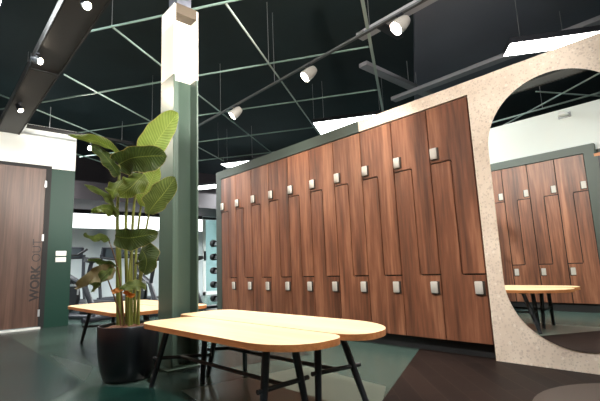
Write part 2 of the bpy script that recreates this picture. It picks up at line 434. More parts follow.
# ------------------------------------------------------------------ lockers
W, X0 = .3352, -4.625
ZB, ZN, ZU, ZT = .10, .5605, 1.395, 1.836
DEPTH = .45
def rounded(poly, rr):
    """Round chosen corners: poly of (x, z, r)."""
    out = []
    n = len(poly)
    for i, (x, z, r) in enumerate(poly):
        if r == 0: out.append((x, z)); continue
        p = Vector((x, z)); a = (Vector(poly[i-1][:2]) - p).normalized(); b = (Vector(poly[(i+1) % n][:2]) - p).normalized()
        for k in range(6):
            t = k/5
            q = p + a*r*(1-t)**2 + b*r*t**2
            out.append((q.x, q.y))
    return out
def make_locker():
    t = thing('locker', 'x', 'locker')
    g = .0055
    bm = NB(); box(bm, .001, W - .001, .024, DEPTH, ZB, ZT); obj('carcass', bm, M['carcass'], t)
    mid = W*.5
    up = [(g, ZU+g, 0), (mid-.0, ZU+g, .018), (mid+g, ZN+g, 0), (W-g, ZN+g, 0), (W-g, ZT-g, 0), (g, ZT-g, 0)]
    up = [(g, ZU+g, 0), (mid+g, ZU+g, .022), (mid+g, ZN+g, 0), (W-g, ZN+g, 0), (W-g, ZT-g, 0), (g, ZT-g, 0)]
    lo = [(g, ZB, 0), (W-g, ZB, 0), (W-g, ZN-g, 0), (mid-g, ZN-g, .022), (mid-g, ZU-g, .018), (g, ZU-g, 0)]
    for nm, poly, hx, hz, lab in (('door', up, .046, 1.465, 'upper stepped door of the locker'), ('door', lo, W-.046, .467, 'lower stepped door of the locker')):
        bm = NB(); prism(bm, rounded(poly, 0), lambda u, v, s: (u, s, v), .002, .022)
        bmesh.ops.recalc_face_normals(bm, faces=bm.faces[:])
        d = obj(nm, bm, M['walnut'], t); d['label'] = lab
        bm = NB(); box(bm, hx - .031, hx + .035, -.008, .002, hz - .049, hz + .047); bevel(bm, .004, 2)
        l = obj('lock', bm, M['lock_base'], d, True)
        bm = NB(); box(bm, hx - .031, hx + .023, -.022, -.008, hz - .040, hz + .045); bevel(bm, .005, 2)
        obj('lock_face', bm, M['lock_white'], d, True)['label'] = 'pale lock face'
    return t
ORD = ['first', 'second', 'third', 'fourth', 'fifth', 'sixth', 'seventh']
proto = make_locker()
for i in range(10):
    o = proto if i == 0 else copy_tree(proto)
    o.location = (X0 + i*W, 0, 0)
    if i == 0: lb = 'walnut locker at the far left end beside the green frame post'
    elif i < 7: lb = '%s walnut locker from the left inside the green frame' % ORD[i]
    else: lb = ['walnut locker where the green frame meets the terrazzo band', 'middle walnut locker of the three under the terrazzo band', 'walnut locker directly beside the terrazzo mirror panel'][i-7]
    tag(o, lb, 'locker', 'walnut lockers along the wall')
OPX = -1.26
for i in range(6):
    o = copy_tree(proto)
    o.location = (OPX - i*.3205, -2.952, 0.0); o.rotation_euler = (0, 0, PI); o.scale = (.3205/W, .18, 1.012)
    lb = ['reflected walnut locker at the right end of the row in the mirror', 'reflected walnut locker second from the right end in the mirror', 'reflected walnut locker third from the right end in the mirror',
          'reflected walnut locker cut by the left edge of the mirror', 'walnut locker of the opposite row just past the mirror reflection', 'walnut locker of the opposite row furthest from the dark doorway'][i]
    tag(o, lb, 'locker', 'walnut lockers of the opposite row')

# frames round the lockers
XL, XM, XR, ZF = -4.745, X0 + 7*W, X0 + 10*W, 1.944
fr = thing('locker_surround', 'grey green frame around the left seven walnut lockers', 'frame', (XL, 0, 0))
bm = NB(); box(bm, 0, X0 - XL - .001, 0, .5, 0, ZF); obj('post', bm, M['frame_green'], fr)
bm = NB(); box(bm, X0 - XL - .001, XM - XL, 0, .5, ZT + .004, ZF); obj('top_panel', bm, M['frame_green'], fr)
bm = NB(); box(bm, X0 - XL, XM - XL, .06, .5, 0, ZB - .002); obj('plinth', bm, M['matte_black'], fr)
bm = NB(); box(bm, X0 - XL, XM - XL, .455, .5, ZB, ZT); obj('back_panel', bm, M['carcass'], fr)
tz = thing('terrazzo_panel', 'speckled beige terrazzo panel around the mirror and over three lockers', 'panel', (XM, 0, 0))
bm = NB(); box(bm, 0, XR - XM + .008, -.002, .5, ZT + .004, ZF - .004); box(bm, XR - XM + .008, 3.6, -.002, .5, 0, ZF - .004)
obj('terrazzo_slab', bm, M['terrazzo'], tz)
bm = NB(); box(bm, .0, XR - XM + .006, .06, .5, 0, ZB - .002); obj('plinth', bm, M['matte_black'], tz)
bm = NB(); box(bm, .0, XR - XM + .006, .455, .5, ZB, ZT); obj('back_panel', bm, M['carcass'], tz)
# capsule mirror
mi = thing('wall_mirror', 'tall frameless rounded mirror set on the terrazzo panel', 'mirror', (-.75, 0, .96))
def capsule(r, h, n=28):
    pts = []
    for k in range(n + 1): a = PI*k/n; pts.append((r*math.cos(a), h + r*math.sin(a)))
    for k in range(n + 1): a = PI + PI*k/n; pts.append((r*math.cos(a), -h + r*math.sin(a)))
    return pts
bm = NB(); prism(bm, capsule(.405, .44), lambda u, v, t: (u, t, v), -.0105, -.0045); bmesh.ops.recalc_face_normals(bm, faces=bm.faces[:])
obj('mirror_glass', bm, M['mirror'], mi)
bm = NB(); prism(bm, capsule(.4065, .44), lambda u, v, t: (u, t, v), -.0045, -.0022); bmesh.ops.recalc_face_normals(bm, faces=bm.faces[:])
obj('backing', bm, M['matte_black'], mi)

# frame and doorway of the opposite row (seen in the mirror)
of = thing('locker_surround', 'grey green frame around the reflected row of lockers', 'frame', (OPX, -2.952, 0))
bm = NB(); box(bm, .002, .115, -.085, 0.0, 0, 1.962); obj('post', bm, M['frame_green'], of)
bm = NB(); box(bm, -4.2, .002, -.085, 0.0, 1.864, 1.962); obj('top_panel', bm, M['frame_green'], of)
bm = NB(); box(bm, -4.2, .0, -.085, -.03, 0, .098); obj('plinth', bm, M['matte_black'], of)
bm = NB(); box(bm, -4.2, -6*.3205 - .002, -.085, -.02, .1, 1.863); obj('end_panel', bm, M['walnut'], of)
sh = thing('dark_cabinet', 'dark cabinet with thin wooden top edge at the mirror right side', 'cabinet', (-.62, -2.99, 0))
bm = NB(); box(bm, -.50, .5, -.045, .03, 0, 1.80); obj('body', bm, M['gym_dark'], sh)
bm = NB(); box(bm, -.535, .535, -.045, .04, 1.80, 1.835); obj('top_board', bm, M['bench_edge'], sh)
bm = NB(); box(bm, -.535, -.50, -.045, .04, 0, 1.80); obj('side_board', bm, M['frame_green'], sh)
bm = NB(); 
for k in range(5): box(bm, -.46, .46, .03, .034, .25 + k*.31, .48 + k*.31)
obj('drawer_fronts', bm, M['matte_black'], sh)

# ------------------------------------------------------------------ benches
def rrect(x0, x1, y0, y1, rs, n=12):
    # rs: (rx, ry) of the corners back right, back left, front left, front right
    out = []
    for (rx, ry), sx, sy, a0 in zip(rs, (1, -1, -1, 1), (1, 1, -1, -1), (0, PI/2, PI, 3*PI/2)):
        cx, cy = (x1 - rx if sx > 0 else x0 + rx), (y1 - ry if sy > 0 else y0 + ry)
        for k in range(n+1): a = a0 + PI/2*k/n; out.append((cx + rx*math.cos(a), cy + ry*math.sin(a)))
    return out
def make_bench(label, L, Wd, tops, feet, loc, rz=0.0, group='oak topped benches', r=((.15, .15),)*4):
    t = thing('bench', label, 'bench', loc, rz, group)
    bm = NB(); prism(bm, rrect(-L/2, L/2, -Wd/2, Wd/2, r), lambda u, v, s: (u, v, s), .349, .375)
    for f in bm.faces:
        f.material_index = 0 if abs(f.normal.z) > .5 else 1
    bmesh.ops.recalc_face_normals(bm, faces=bm.faces[:]); bm.normal_update()
    for f in bm.faces: f.material_index = 0 if abs(f.normal.z) > .5 else 1
    obj('bench_top', bm, [M['bench_wood'], M['bench_edge']], t)
    def at(a, b, z): s = (.349 - z)/.349; return Vector((a[0] + (b[0]-a[0])*s, a[1] + (b[1]-a[1])*s, z))
    for a, b in zip(tops, feet):
        bm = NB(); tube(bm, [(a[0], a[1], .3488), at(a, b, .17), (b[0], b[1], .001)], [.0175, .017, .0145], 14)
        obj('leg', bm, M['black_metal'], t, True)
    mids = []
    for i, j in ((0, 1), (2, 3)):
        p, q = at(tops[i], feet[i], .165), at(tops[j], feet[j], .165)
        d = (q - p).normalized()
        bm = NB(); tube(bm, [p - d*.035, q + d*.045], .0105, 10)
        obj('crossbar', bm, M['black_metal'], t, True)
        mids.append((p+q)/2)
    bm = NB(); tube(bm, mids, .0105, 10); obj('stretcher', bm, M['black_metal'], t, True)
    bm = NB()
    for (i, j) in ((0, 1), (2, 3)):
        p, q = Vector((tops[i][0], tops[i][1], .343)), Vector((tops[j][0], tops[j][1], .343))
        d = (q - p).normalized(); s = Vector((0, 0, 1)).cross(d)
        obox(bm, (p+q)/2, d, s, (0, 0, 1), (q-p).length/2 + .03, .025, .0055)
    obj('mounting_plates', bm, M['black_metal'], t)
    return t
cA, cB = Vector((-1.845, -1.699)), Vector((-1.935, -1.3315))
A_top = [(-2.40, -1.735), (-2.25, -1.575), (-1.45, -1.74), (-1.46, -1.585)]
A_foot = [(-2.51, -1.785), (-2.36, -1.535), (-1.45, -1.775), (-1.455, -1.515)]
B_top = [(-2.38, -1.41), (-2.22, -1.32), (-1.48, -1.41), (-1.50, -1.24)]
B_foot = [(-2.48, -1.43), (-2.385, -1.21), (-1.47, -1.435), (-1.38, -1.20)]
def rel(l, c): return [(x - c.x, y - c.y) for x, y in l]
make_bench('light oak bench in front, nearest the camera, beside the black planter', 1.36, .345, rel(A_top, cA), rel(A_foot, cA), (cA.x, cA.y, 0), 0.0, r=((.12, .10), (.07, .07), (.14, .09), (.26, .19)))
make_bench('light oak bench behind the front one, nearer the locker wall', 1.60, .375, rel(B_top, cB), rel(B_foot, cB), (cB.x, cB.y, 0), r=((.36, .25), (.15, .15), (.07, .07), (.14, .11)))
make_bench('far light oak bench beyond the planter, nearer the door side', 1.50, .46, rel(A_top, cA), rel(A_foot, cA), (-3.95, -1.525, 0))
make_bench('far light oak bench beyond the planter, nearer the gym machines', 1.50, .30, [(x, y*.8) for x, y in rel(B_top, cB)], [(x, y*.9) for x, y in rel(B_foot, cB)], (-3.93, -1.135, 0), 0, 'oak topped benches', ((.13, .13),)*4)

# ------------------------------------------------------------------ planter with a bird of paradise
PX, PY = -2.845, -1.80
pt = thing('planter', 'round black tapered planter standing before the green column', 'planter', (PX, PY, 0))
bm = NB()
KR, KZ = .945, .955
rings = lathe(bm, [(r*KR, z*KZ) for r, z in [(.0, .001), (.145, .001), (.158, .012), (.176, .07), (.192, .16), (.199, .26), (.200, .345), (.197, .352), (.190, .352), (.187, .345), (.187, .31), (.0, .31)]], 56)
bmesh.ops.remove_doubles(bm, verts=bm.verts[:], dist=1e-5)
bmesh.ops.recalc_face_normals(bm, faces=bm.faces[:])
obj('pot', bm, M['pot_black'], pt, True)
bm = NB()
g = 16
lathe(bm, [(r*KR, z*KZ) for r, z in [(.0, .338), (.06, .340), (.12, .336), (.16, .333), (.186, .329), (.186, .312)]], 40)
bmesh.ops.remove_doubles(bm, verts=bm.verts[:], dist=1e-5)
for v in bm.verts:
    if v.co.z > .305: v.co.z += random.uniform(-.004, .006)
bmesh.ops.recalc_face_normals(bm, faces=bm.faces[:])
obj('soil', bm, M['soil'], pt, True)

plant = thing('bird_of_paradise', 'tall leafy green bird of paradise plant in the black planter', 'plant', (PX, PY, .325))
DEP = (Vector((PX, PY, .8)) - CAM).dot(fwd)
PB = Vector((PX, PY, .325))
def P(px, py, dd=0.0):
    """A point of the plant: traced over the photograph, dd metres behind (+) or before (-) the pot's centre."""
    d = DEP + dd
    return CAM + (r2*((px-300)/F_PX) + d2*((py-200.5)/F_PX) + fwd)*d - PB
def catmull(pts, n):
    out = []
    m = len(pts)
    for i in range(n):
        t = i/(n-1)*(m-1); k = min(int(t), m-2); f = t-k
        p0, p1, p2, p3 = pts[max(k-1, 0)], pts[k], pts[k+1], pts[min(k+2, m-1)]
        out.append(.5*((2*p1) + (p2-p0)*f + (2*p0-5*p1+4*p2-p3)*f*f + (3*p1-p0-3*p2+p3)*f**3))
    return out
def leaf(mid, wl, wr, mname, tilt=.3, cup=.25, wave=.02, n=22, lab=None, shape=None):
    """mid: midrib [(px, py, dd)], from leaf base to tip; wl/wr: visible half widths in px on the left/right of travel."""
    pts = catmull([P(*q) for q in mid], n)
    k = DEP/F_PX
    bm = NB(); uvl = bm.loops.layers.uv.new('UVMap')
    rows = []; NW = 5
    ph = random.uniform(0, 6)
    for i, p in enumerate(pts):
        t = i/(n-1)
        d = (pts[min(i+1, n-1)] - pts[max(i-1, 0)]).normalized()
        nrm = -fwd - d*(-fwd).dot(d); nrm.normalize()          # towards the room
        side = d.cross(nrm).normalized()                       # right of travel
        prof = (shape or (lambda t: (math.sin(PI*min(1, t**.62)))**.72 if 0 < t < 1 else 0.02))(t)
        row = []
        prof *= 1 + .06*math.sin(t*9 + ph) + .03*math.sin(t*23 + 2*ph)
        for j in range(-NW, NW+1):
            s = j/NW
            hw = (wr if s > 0 else wl)*k*prof*abs(s)
            sg = 1 if s > 0 else -1
            off = side*(sg*hw) + nrm*(hw*cup*abs(s)) - nrm*(sg*hw*tilt) + nrm*(wave*math.sin(t*17 + ph + sg)*abs(s)**2)
            row.append((bm.verts.new(p + off), (s*.5+.5, t)))
        rows.append(row)
    for a, b in zip(rows, rows[1:]):
        for q in range(2*NW):
            vs = (a[q], a[q+1], b[q+1], b[q])
            f = bm.faces.new([v[0] for v in vs])
            for lp, v in zip(f.loops, vs): lp[uvl].uv = v[1]
    r = bmesh.ops.solidify(bm, geom=bm.faces[:], thickness=.0012)
    o = obj('leaf', bm, M[mname], plant, True)
    if lab: o['label'] = lab
    return o
def stalk(pts, r0, r1, mname='stalk'):
    c = catmull([P(*q) for q in pts], 14)
    n = len(c)
    bm = NB(); tube(bm, c, [.68*(r0 + (r1-r0)*i/(n-1)) for i in range(n)], 10)
    obj('stem', bm, M[mname], plant, True)
# stems
stalk([(118.5, 326, .02), (118, 290, .02), (117.5, 250, .02), (117.5, 210, .03), (119, 180, .04), (120, 158, .05)], .022, .010)
stalk([(127, 327, .0), (127, 290, 0), (126, 250, .02), (126, 215, .03), (128, 190, .03), (130, 172, .03)], .020, .009)
stalk([(131.5, 326, -.03), (131, 280, -.03), (132, 240, -.04), (134, 205, -.04), (140, 170, 0), (147, 153, .03)], .018, .008)
stalk([(135, 325, .05), (135, 280, .06), (137, 240, .08), (141, 205, .1), (143, 190, .1)], .016, .008)
stalk([(138, 324, -.02), (139, 290, -.03), (143, 250, -.05), (147, 225, -.05), (149, 214, -.05)], .016, .008)
stalk([(124, 327, -.05), (122, 300, -.05), (119, 275, -.04), (115, 258, -.04), (109, 241, -.04)], .010, .005, 'stalk_brown')
stalk([(122, 326, .06), (121, 290, .07), (120, 250, .06), (118, 225, .04), (116, 214, .02)], .014, .007)
stalk([(129, 326, -.07), (129, 290, -.09), (130, 262, -.1), (133, 244, -.1)], .014, .007)
stalk([(138.5, 325, -.06), (139, 300, -.09), (141, 280, -.1), (143, 270, -.1)], .012, .007)
stalk([(121, 327, -.06), (119, 312, -.08), (114, 296, -.1), (108, 280, -.1)], .010, .006, 'stalk_brown')
wide = lambda t: (math.sin(PI*min(1, .04 + .96*t**.85)))**.6 if t < 1 else .02
tipround = lambda t: min(1, (t*3.2)**.6)*(1 - max(0, (t-.62)/.38)**2.4)**.8 if t < 1 else .02
broad = lambda t: min(1, (.25 + t*5)**.5)*(1 - max(0, (t-.55)/.45)**2.2)**.75 if t < 1 else .02
# big pale leaf at the top, reaching up and to the right
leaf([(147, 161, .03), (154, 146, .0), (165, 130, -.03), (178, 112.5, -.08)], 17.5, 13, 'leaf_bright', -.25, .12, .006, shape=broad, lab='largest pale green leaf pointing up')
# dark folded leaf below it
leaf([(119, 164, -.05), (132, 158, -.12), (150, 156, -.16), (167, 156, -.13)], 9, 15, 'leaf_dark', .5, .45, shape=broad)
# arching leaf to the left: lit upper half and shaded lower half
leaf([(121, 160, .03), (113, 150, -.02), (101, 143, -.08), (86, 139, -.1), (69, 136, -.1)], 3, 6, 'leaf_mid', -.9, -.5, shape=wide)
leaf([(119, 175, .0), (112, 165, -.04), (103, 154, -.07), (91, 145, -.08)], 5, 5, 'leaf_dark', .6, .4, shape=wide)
# pale translucent leaf in the middle
leaf([(142, 206, .06), (148, 190, .07), (153, 176, .08), (158, 160, .08)], 11, 9, 'leaf_bright', .2, .15, shape=wide)
# right-hand leaf
leaf([(147.5, 214, -.06), (155, 204, -.09), (165, 192, -.12), (175.5, 177, -.13)], 11, 9.5, 'leaf_olive', .2, .3, shape=tipround)
# leaf folded down in front of the stems
leaf([(144, 174, -.02), (137, 181, -.1), (129, 189, -.13), (119, 196, -.13)], 10, 12, 'leaf_mid', -.2, -.35, shape=wide)
leaf([(121, 180, .0), (117, 186, -.05), (114, 192, -.07), (111, 200, -.06)], 7, 9, 'leaf_mid', .2, .2, shape=wide)
# browned narrow leaf on the left
leaf([(118, 217, .0), (112, 203, -.05), (102, 193, -.09), (84, 185, -.12)], 4, 4.5, 'leaf_olive', -.7, .4, shape=wide)
leaf([(116, 215, .0), (108, 209, -.04), (99, 209, -.07), (91, 212, -.08)], 4.5, 4, 'leaf_mid', .6, .3, shape=wide)
# thin curled leaf
leaf([(110, 241, -.04), (102, 237, -.07), (93, 238, -.1), (84, 233, -.11)], 4.2, 3.4, 'leaf_olive', -.7, .4, shape=wide)
# wide dark leaf in the middle
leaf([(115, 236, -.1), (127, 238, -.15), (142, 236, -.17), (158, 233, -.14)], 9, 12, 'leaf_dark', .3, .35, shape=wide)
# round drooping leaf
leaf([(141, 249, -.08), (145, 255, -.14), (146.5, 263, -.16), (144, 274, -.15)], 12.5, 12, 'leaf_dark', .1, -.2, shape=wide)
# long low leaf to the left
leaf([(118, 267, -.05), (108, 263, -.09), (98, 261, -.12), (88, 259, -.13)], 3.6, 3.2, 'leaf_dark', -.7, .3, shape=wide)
# withered leaves low down
leaf([(115, 268, -.08), (104, 271, -.12), (92, 275, -.15), (77, 287, -.14)], 9, 6, 'dry_leaf', .3, .6, .03, shape=wide, lab='withered brown leaf')
leaf([(112, 268, -.1), (104, 276, -.15), (97, 283, -.16), (92, 292, -.15)], 5, 5, 'leaf_olive', .3, .7, .03, shape=wide)
leaf([(146, 287, -.11), (138, 285, -.15), (128, 286, -.17), (120, 289, -.17)], 4, 4.5, 'leaf_olive', .5, .3, .02, shape=wide)
leaf([(122, 289, -.12), (118, 290, -.16), (115, 291, -.18), (111, 291, -.18)], 2.5, 2.5, 'rust_leaf', .3, .4, .01, shape=wide, lab='small rusty dead leaf')
leaf([(124, 291, -.12), (128, 293, -.17), (131, 295, -.18), (135, 294, -.18)], 3, 3.5, 'rust_leaf', .3, .4, .01, shape=wide, lab='small rusty dead leaf')

# ------------------------------------------------------------------ wall plates
for i, z in enumerate((.977, .892)):
    t = thing('switch_plate', 'white rectangular switch plate on the green wall, %s of two' % ('upper', 'lower')[i], 'switch', (-6.5, -1.41, z), 0, 'white plates on the green wall')
    bm = NB(); box(bm, 0, .009, -.065, .065, -.034, .034); bevel(bm, .003, 2); obj('plate', bm, M['plate_white'], t)
    bm = NB(); box(bm, .009, .012, -.055, -.002, -.026, .026); box(bm, .009, .012, .002, .055, -.026, .026); obj('rocker', bm, M['plate_white'], t)

# ------------------------------------------------------------------ ceiling: square rail grid hung at 2.75 m
a_ = Vector((-.545, .838, 0)); b_ = Vector((.838, .545, 0)); ZG = 2.75
grid = thing('rail_grid', 'square grid of thin green rails hanging under the dark ceiling', 'ceiling grid', (-3.7, .6, ZG))
G0 = Vector((-3.7, .6, ZG))
def st(s, t): return b_*s + a_*t + Vector((0, 0, ZG)) - G0
S_ = [-1.76 - 1.05*i for i in range(6)]; T_ = [.38 + 1.06*i for i in range(5)]
for i, s in enumerate(S_):
    bm = NB()
    wdt = .014 if i == 0 else .0055
    t0, t1 = (-.62 if i == 0 else .38), 5.4
    if i in (3, 4, 5): t0 = .95
    p, q = st(s, t0), st(s, t1)
    obox(bm, (p+q)/2, a_, b_, (0, 0, 1), (q-p).length/2, wdt, .013 if i == 0 else .008)
    obj('rail', bm, M['rail_pale' if i < 2 else 'rail_green'], grid)  # first two rails paler: track light on them put into the colour
for i, t in enumerate(T_):
    bm = NB()
    p, q = st(-7.1, t), st(-1.76, t)
    if i == 0: p = st(-4.35, t)
    obox(bm, (p+q)/2, b_, a_, (0, 0, 1), (q-p).length/2, .0055, .008)
    obj('rail', bm, M['rail_green'], grid)
for s, t in ((-2.81, 1.44), (-2.81, 3.56), (-3.86, 2.5), (-1.76, 1.44), (-1.76, 3.56), (-3.86, .38), (-4.91, 2.5), (-4.91, 4.6), (-5.96, 1.44)):
    bm = NB(); p = st(s, t); tube(bm, [p, p + Vector((0, 0, ZC - ZG))], .003, 6)
    obj('hanger_wire', bm, M['silver'], grid)

# duct along the top left
du = thing('air_duct', 'wide dark brown duct running along the ceiling toward the wooden door', 'duct', (-3, -2.11, 2.58))
for x0, x1 in ((-6.495, -4.3), (-4.295, -2.1), (-2.095, .1), (.105, 2.3)):
    bm = NB(); box(bm, x0 + 3, x1 + 3, -.112, .112, 0, .14); obj('duct_section', bm, M['duct'], du)
for x in (-4.3, -2.1, .1):
    bm = NB(); box(bm, x + 3 - .012, x + 3 + .016, -.122, .122, -.008, .146); obj('joint_collar', bm, M['matte_black'], du)
for s in (-1, 1):
    bm = NB(); box(bm, -3.495, 5.3, s*.122 - .007, s*.122 + .007, -.006, .012); obj('edge_trim', bm, M['matte_black'], du)

# lighting track over the lockers, with its spotlights
YT, ZTk = -.165, 2.62
tr = thing('track_rail', 'dark lighting track hanging before the lockers with twin rails', 'lighting track', (-2.9, YT, ZTk))
bm = NB(); box(bm, -2.6, 4.2, -.013, .013, -.008, .010); obj('rail', bm, M['track_grey'], tr)
bm = NB(); box(bm, -2.6, 4.2, .03, .042, .01, .03); obj('conduit', bm, M['gym_dark'], tr)
for x in (-2.2, -.35, 1.4, 3.4):
    bm = NB(); tube(bm, [(x, 0, .01), (x, 0, ZC - ZTk)], .003, 6); obj('hanger_wire', bm, M['silver'], tr)
bm = NB(); box(bm, 1.0, 1.06, .02, .32, -.006, .03); obj('bracket', bm, M['gym_dark'], tr)
def spotlight(label, loc, aim, r, lens_m, power, angle, color, group, body_m='tray', stem=.05, length=.1, blend=.5):
    t = thing('spotlight', label, 'spotlight', loc, 0, group)
    d = Vector(aim).normalized()
    q = d.to_track_quat('Z', 'Y').to_matrix()
    def xf(bm, T=Matrix()):
        for v in bm.verts: v.co = q @ v.co
    bm = NB(); lathe(bm, [(.0, -length*.6), (r*.62, -length*.6), (r*.8, -length*.45), (r, -length*.1), (r*1.06, length*.4), (r*1.06, length*.42), (r*.95, length*.42), (r*.92, length*.3), (.0, length*.3)], 28)
    bmesh.ops.remove_doubles(bm, verts=bm.verts[:], dist=1e-5); xf(bm); bmesh.ops.recalc_face_normals(bm, faces=bm.faces[:])
    obj('housing', bm, M[body_m], t, True)
    bm = NB(); lathe(bm, [(.0, length*.36), (r*.9, length*.36), (r*.9, length*.33), (.0, length*.33)], 28)
    bmesh.ops.remove_doubles(bm, verts=bm.verts[:], dist=1e-5); xf(bm); bmesh.ops.recalc_face_normals(bm, faces=bm.faces[:])
    obj('lens', bm, M[lens_m], t)['label'] = 'glowing lens'
    bm = NB(); tube(bm, [(0, 0, r*.3), (0, 0, r + stem)], .009, 10); box(bm, -.03, .03, -.012, .012, r + stem - .012, r + stem)
    obj('bracket', bm, M['gym_dark'], t)
    if power:
        li = bpy.data.lights.new('lamp', 'SPOT'); li.energy = power; li.spot_size = angle; li.spot_blend = blend; li.color = color; li.shadow_soft_size = r*.7
        lo = bpy.data.objects.new('lamp', li); link(lo, t)
        lo.location = d*(length*.40 + r*.75); lo.rotation_euler = d.to_track_quat('-Z', 'Y').to_euler()
    return t
WARM = (1.0, .86, .68); NEUT = (1.0, .93, .84)
G1 = 'spotlights on the track before the lockers'
for i, (x, nm) in enumerate(((-4.01, 'left spotlight of the track, nearest the green column'), (-2.72, 'middle spotlight of the track, above the green framed lockers'), (-1.66, 'right spotlight of the track, close to the top edge of the picture'))):
    spotlight(nm, (x, YT, ZTk - .098), (-.34, -.64, -.66), .056, 'lens', 165, math.radians(140), NEUT, G1, 'lock_white', .036, .14)
spotlight('spotlight of the track beyond the right edge over the mirror', (.2, YT, ZTk - .098), (-.1, -.62, -.78), .047, 'lens', 60, math.radians(125), NEUT, G1, 'lock_white', .036, .14)
G2 = 'spotlights hanging from the air duct'
for x, y, z, aim, an, nm in ((-3.93, -2.235, 2.50, (.66, .5, -.34), 75, 'small warm spotlight at the duct joint, middle one of the duct'), (-2.90, -2.13, 2.52, (.75, .12, -.64), 80, 'small warm spotlight at the top edge of the picture on the duct'), (-5.28, -2.16, 2.52, (.5, .3, -.8), 90, 'small warm spotlight at the far end of the duct by the white wall')):
    spotlight(nm, (x, y, z), aim, .030, 'lens_warm', 40 if aim[2] == -.34 else 70, math.radians(an), WARM, G2, 'black_metal', .028, .10)
for x, aim, pw, an in ((-.45, (-.62, .6, -.2), 190, 100), (.75, (-.96, .18, .012), 900, 30)):  # unseen spots added to light the lockers, terrazzo and column top
    spotlight('small warm added spotlight on the duct outside the picture, %.1f metres along' % (x + 6.5), (x, -2.13, 2.52), aim, .030, 'lens_warm', pw, math.radians(an), NEUT, G2, 'black_metal', .028, .10)
spotlight('small bright spotlight glowing between the plant leaves', (-6.36, -1.12, 2.50), (.9, -.5, -.4), .034, 'lens', 30, math.radians(120), NEUT, 'gym spotlights', 'black_metal', .05)

# hanging black pipe before the white wall, with wires
pi_ = thing('hanging_profile', 'thin black profile hanging on wires before the white wall top', 'ceiling profile', (-6.10, -1.3, 2.6))
bm = NB(); box(bm, -.02, .02, -.66, .70, -.014, .014); box(bm, -.075, -.0201, -.66, .70, -.014, -.0095); obj('profile', bm, M['matte_black'], pi_)  # lower lip added to keep the strip's light off the green
bm = NB(); box(bm, -.026, -.0205, -.64, .05, -.008, .012); obj('diffuser', bm, M['led_wash_added'], pi_)['label'] = 'added glowing strip facing the wall'  # glow added to the black profile to brighten the white wall
for y in (-.41, .52):
    bm = NB(); tube(bm, [(0.02, y, .01), (0.02, y, .3)], .005, 6); obj('hanger_wire', bm, M['silver'], pi_)

# LED panels
def led_panel(label, c, hb, ha, z, m='led', group='bright panel lights in the ceiling', ax=None, ay=None):
    t = thing('panel_light', label, 'light', (c[0], c[1], z), 0, group)
    ax = ax or b_; ay = ay or a_
    bm = NB(); obox(bm, (0, 0, -.002), ax, ay, (0, 0, 1), hb, ha, .004); obj('diffuser', bm, M[m], t)['label'] = 'glowing white diffuser'
    bm = NB(); obox(bm, (0, 0, .03), ax, ay, (0, 0, 1), hb + .006, ha + .006, .028); obj('housing', bm, M['gym_dark'], t)
    for s in (-1, 1):
        bm = NB(); p = ax*(s*hb*.8); tube(bm, [p + Vector((0, 0, .05)), p + Vector((0, 0, ZC - z))], .003, 6); obj('hanger_wire', bm, M['silver'], t)
    return t
led_panel('bright white panel light above the terrazzo panel on the right', (-.83, 1.47), .62, .115, 2.6, ax=Vector((.812, .584, 0)), ay=Vector((-.584, .812, 0)))
led_panel('pale panel light behind the lockers where green frame meets terrazzo', (-3.78, 1.72), .52, .28, 2.7, 'led_soft')
led_panel('pale panel light behind the far left corner of the lockers', (-6.62, 1.66), .33, .15, 2.7, 'led_soft')
led_panel('pale panel light in the gap between column and lockers', (-9.0, 2.35), .5, .2, 2.72, 'led_soft')
GX = 'added panel lights outside the picture'  # unseen panels added to brighten the near room and opposite wall
led_panel('added panel light over the near right part of the room', (1.3, -1.3), .6, .3, 2.9, 'led', GX)
led_panel('added panel light close to the opposite wall left of the picture', (-3.2, -2.62), .8, .1, 2.9, 'led_added', GX, Vector((1, 0, 0)), Vector((0, 1, 0)))
led_panel('added panel light close to the opposite wall right of the picture', (1.1, -2.6), .9, .12, 2.9, 'led_added', GX, Vector((1, 0, 0)), Vector((0, 1, 0)))
led_panel('added panel light over the gym behind the lockers', (-8.0, 3.4), .9, .5, 2.95, 'led_added', 'added panel lights over the gym')  # this and the next two: unseen panels added to brighten the gym
led_panel('added panel light over the gym near the strip window', (-8.3, -2.3), .8, .5, 2.95, 'led_added', 'added panel lights over the gym')
led_panel('added panel light over the gym by the glass door', (-9.4, 4.9), .6, .4, 2.95, 'led_added', 'added panel lights over the gym')

led_panel('added panel light behind the far glass door', (-11.6, 3.8), .5, .3, 2.5, 'led_added', 'added panel lights over the gym')  # unseen panel added to light the wall seen through the glass
# cable trays in the ceiling on the right
ct = thing('cable_tray', 'grey cable tray crossing the dark ceiling along the terrazzo panel', 'cable tray', (-2.0, 2.12, 3.0))
bm = NB(); box(bm, -1.3, 3.0, -.06, .06, 0, .05); obj('tray', bm, M['tray'], ct)
ct2 = thing('cable_tray', 'short grey cable tray running away under the dark ceiling beside the pale rail', 'cable tray', (-2.95, 2.0, 3.06))
bm = NB(); box(bm, -.06, .06, -1.0, 1.6, 0, .05); obj('tray', bm, M['tray'], ct2)
ct3 = thing('cable_tray', 'grey cable tray right behind the lighting track at the top edge of the picture', 'cable tray', (0, .13, 2.80))
bm = NB(); box(bm, -2.3, 3.5, -.05, .05, 0, .045); obj('tray', bm, M['tray'], ct3)
for t_, xs in ((ct3, (-1.6, 1.2)), (ct, (-.9, .9, 2.6)), (ct2, (0,))):
    for x in xs:
        bm = NB(); tube(bm, [(x, 0, .04), (x, 0, ZC - t_.location.z)], .004, 6); obj('hanger_wire', bm, M['silver'], t_)
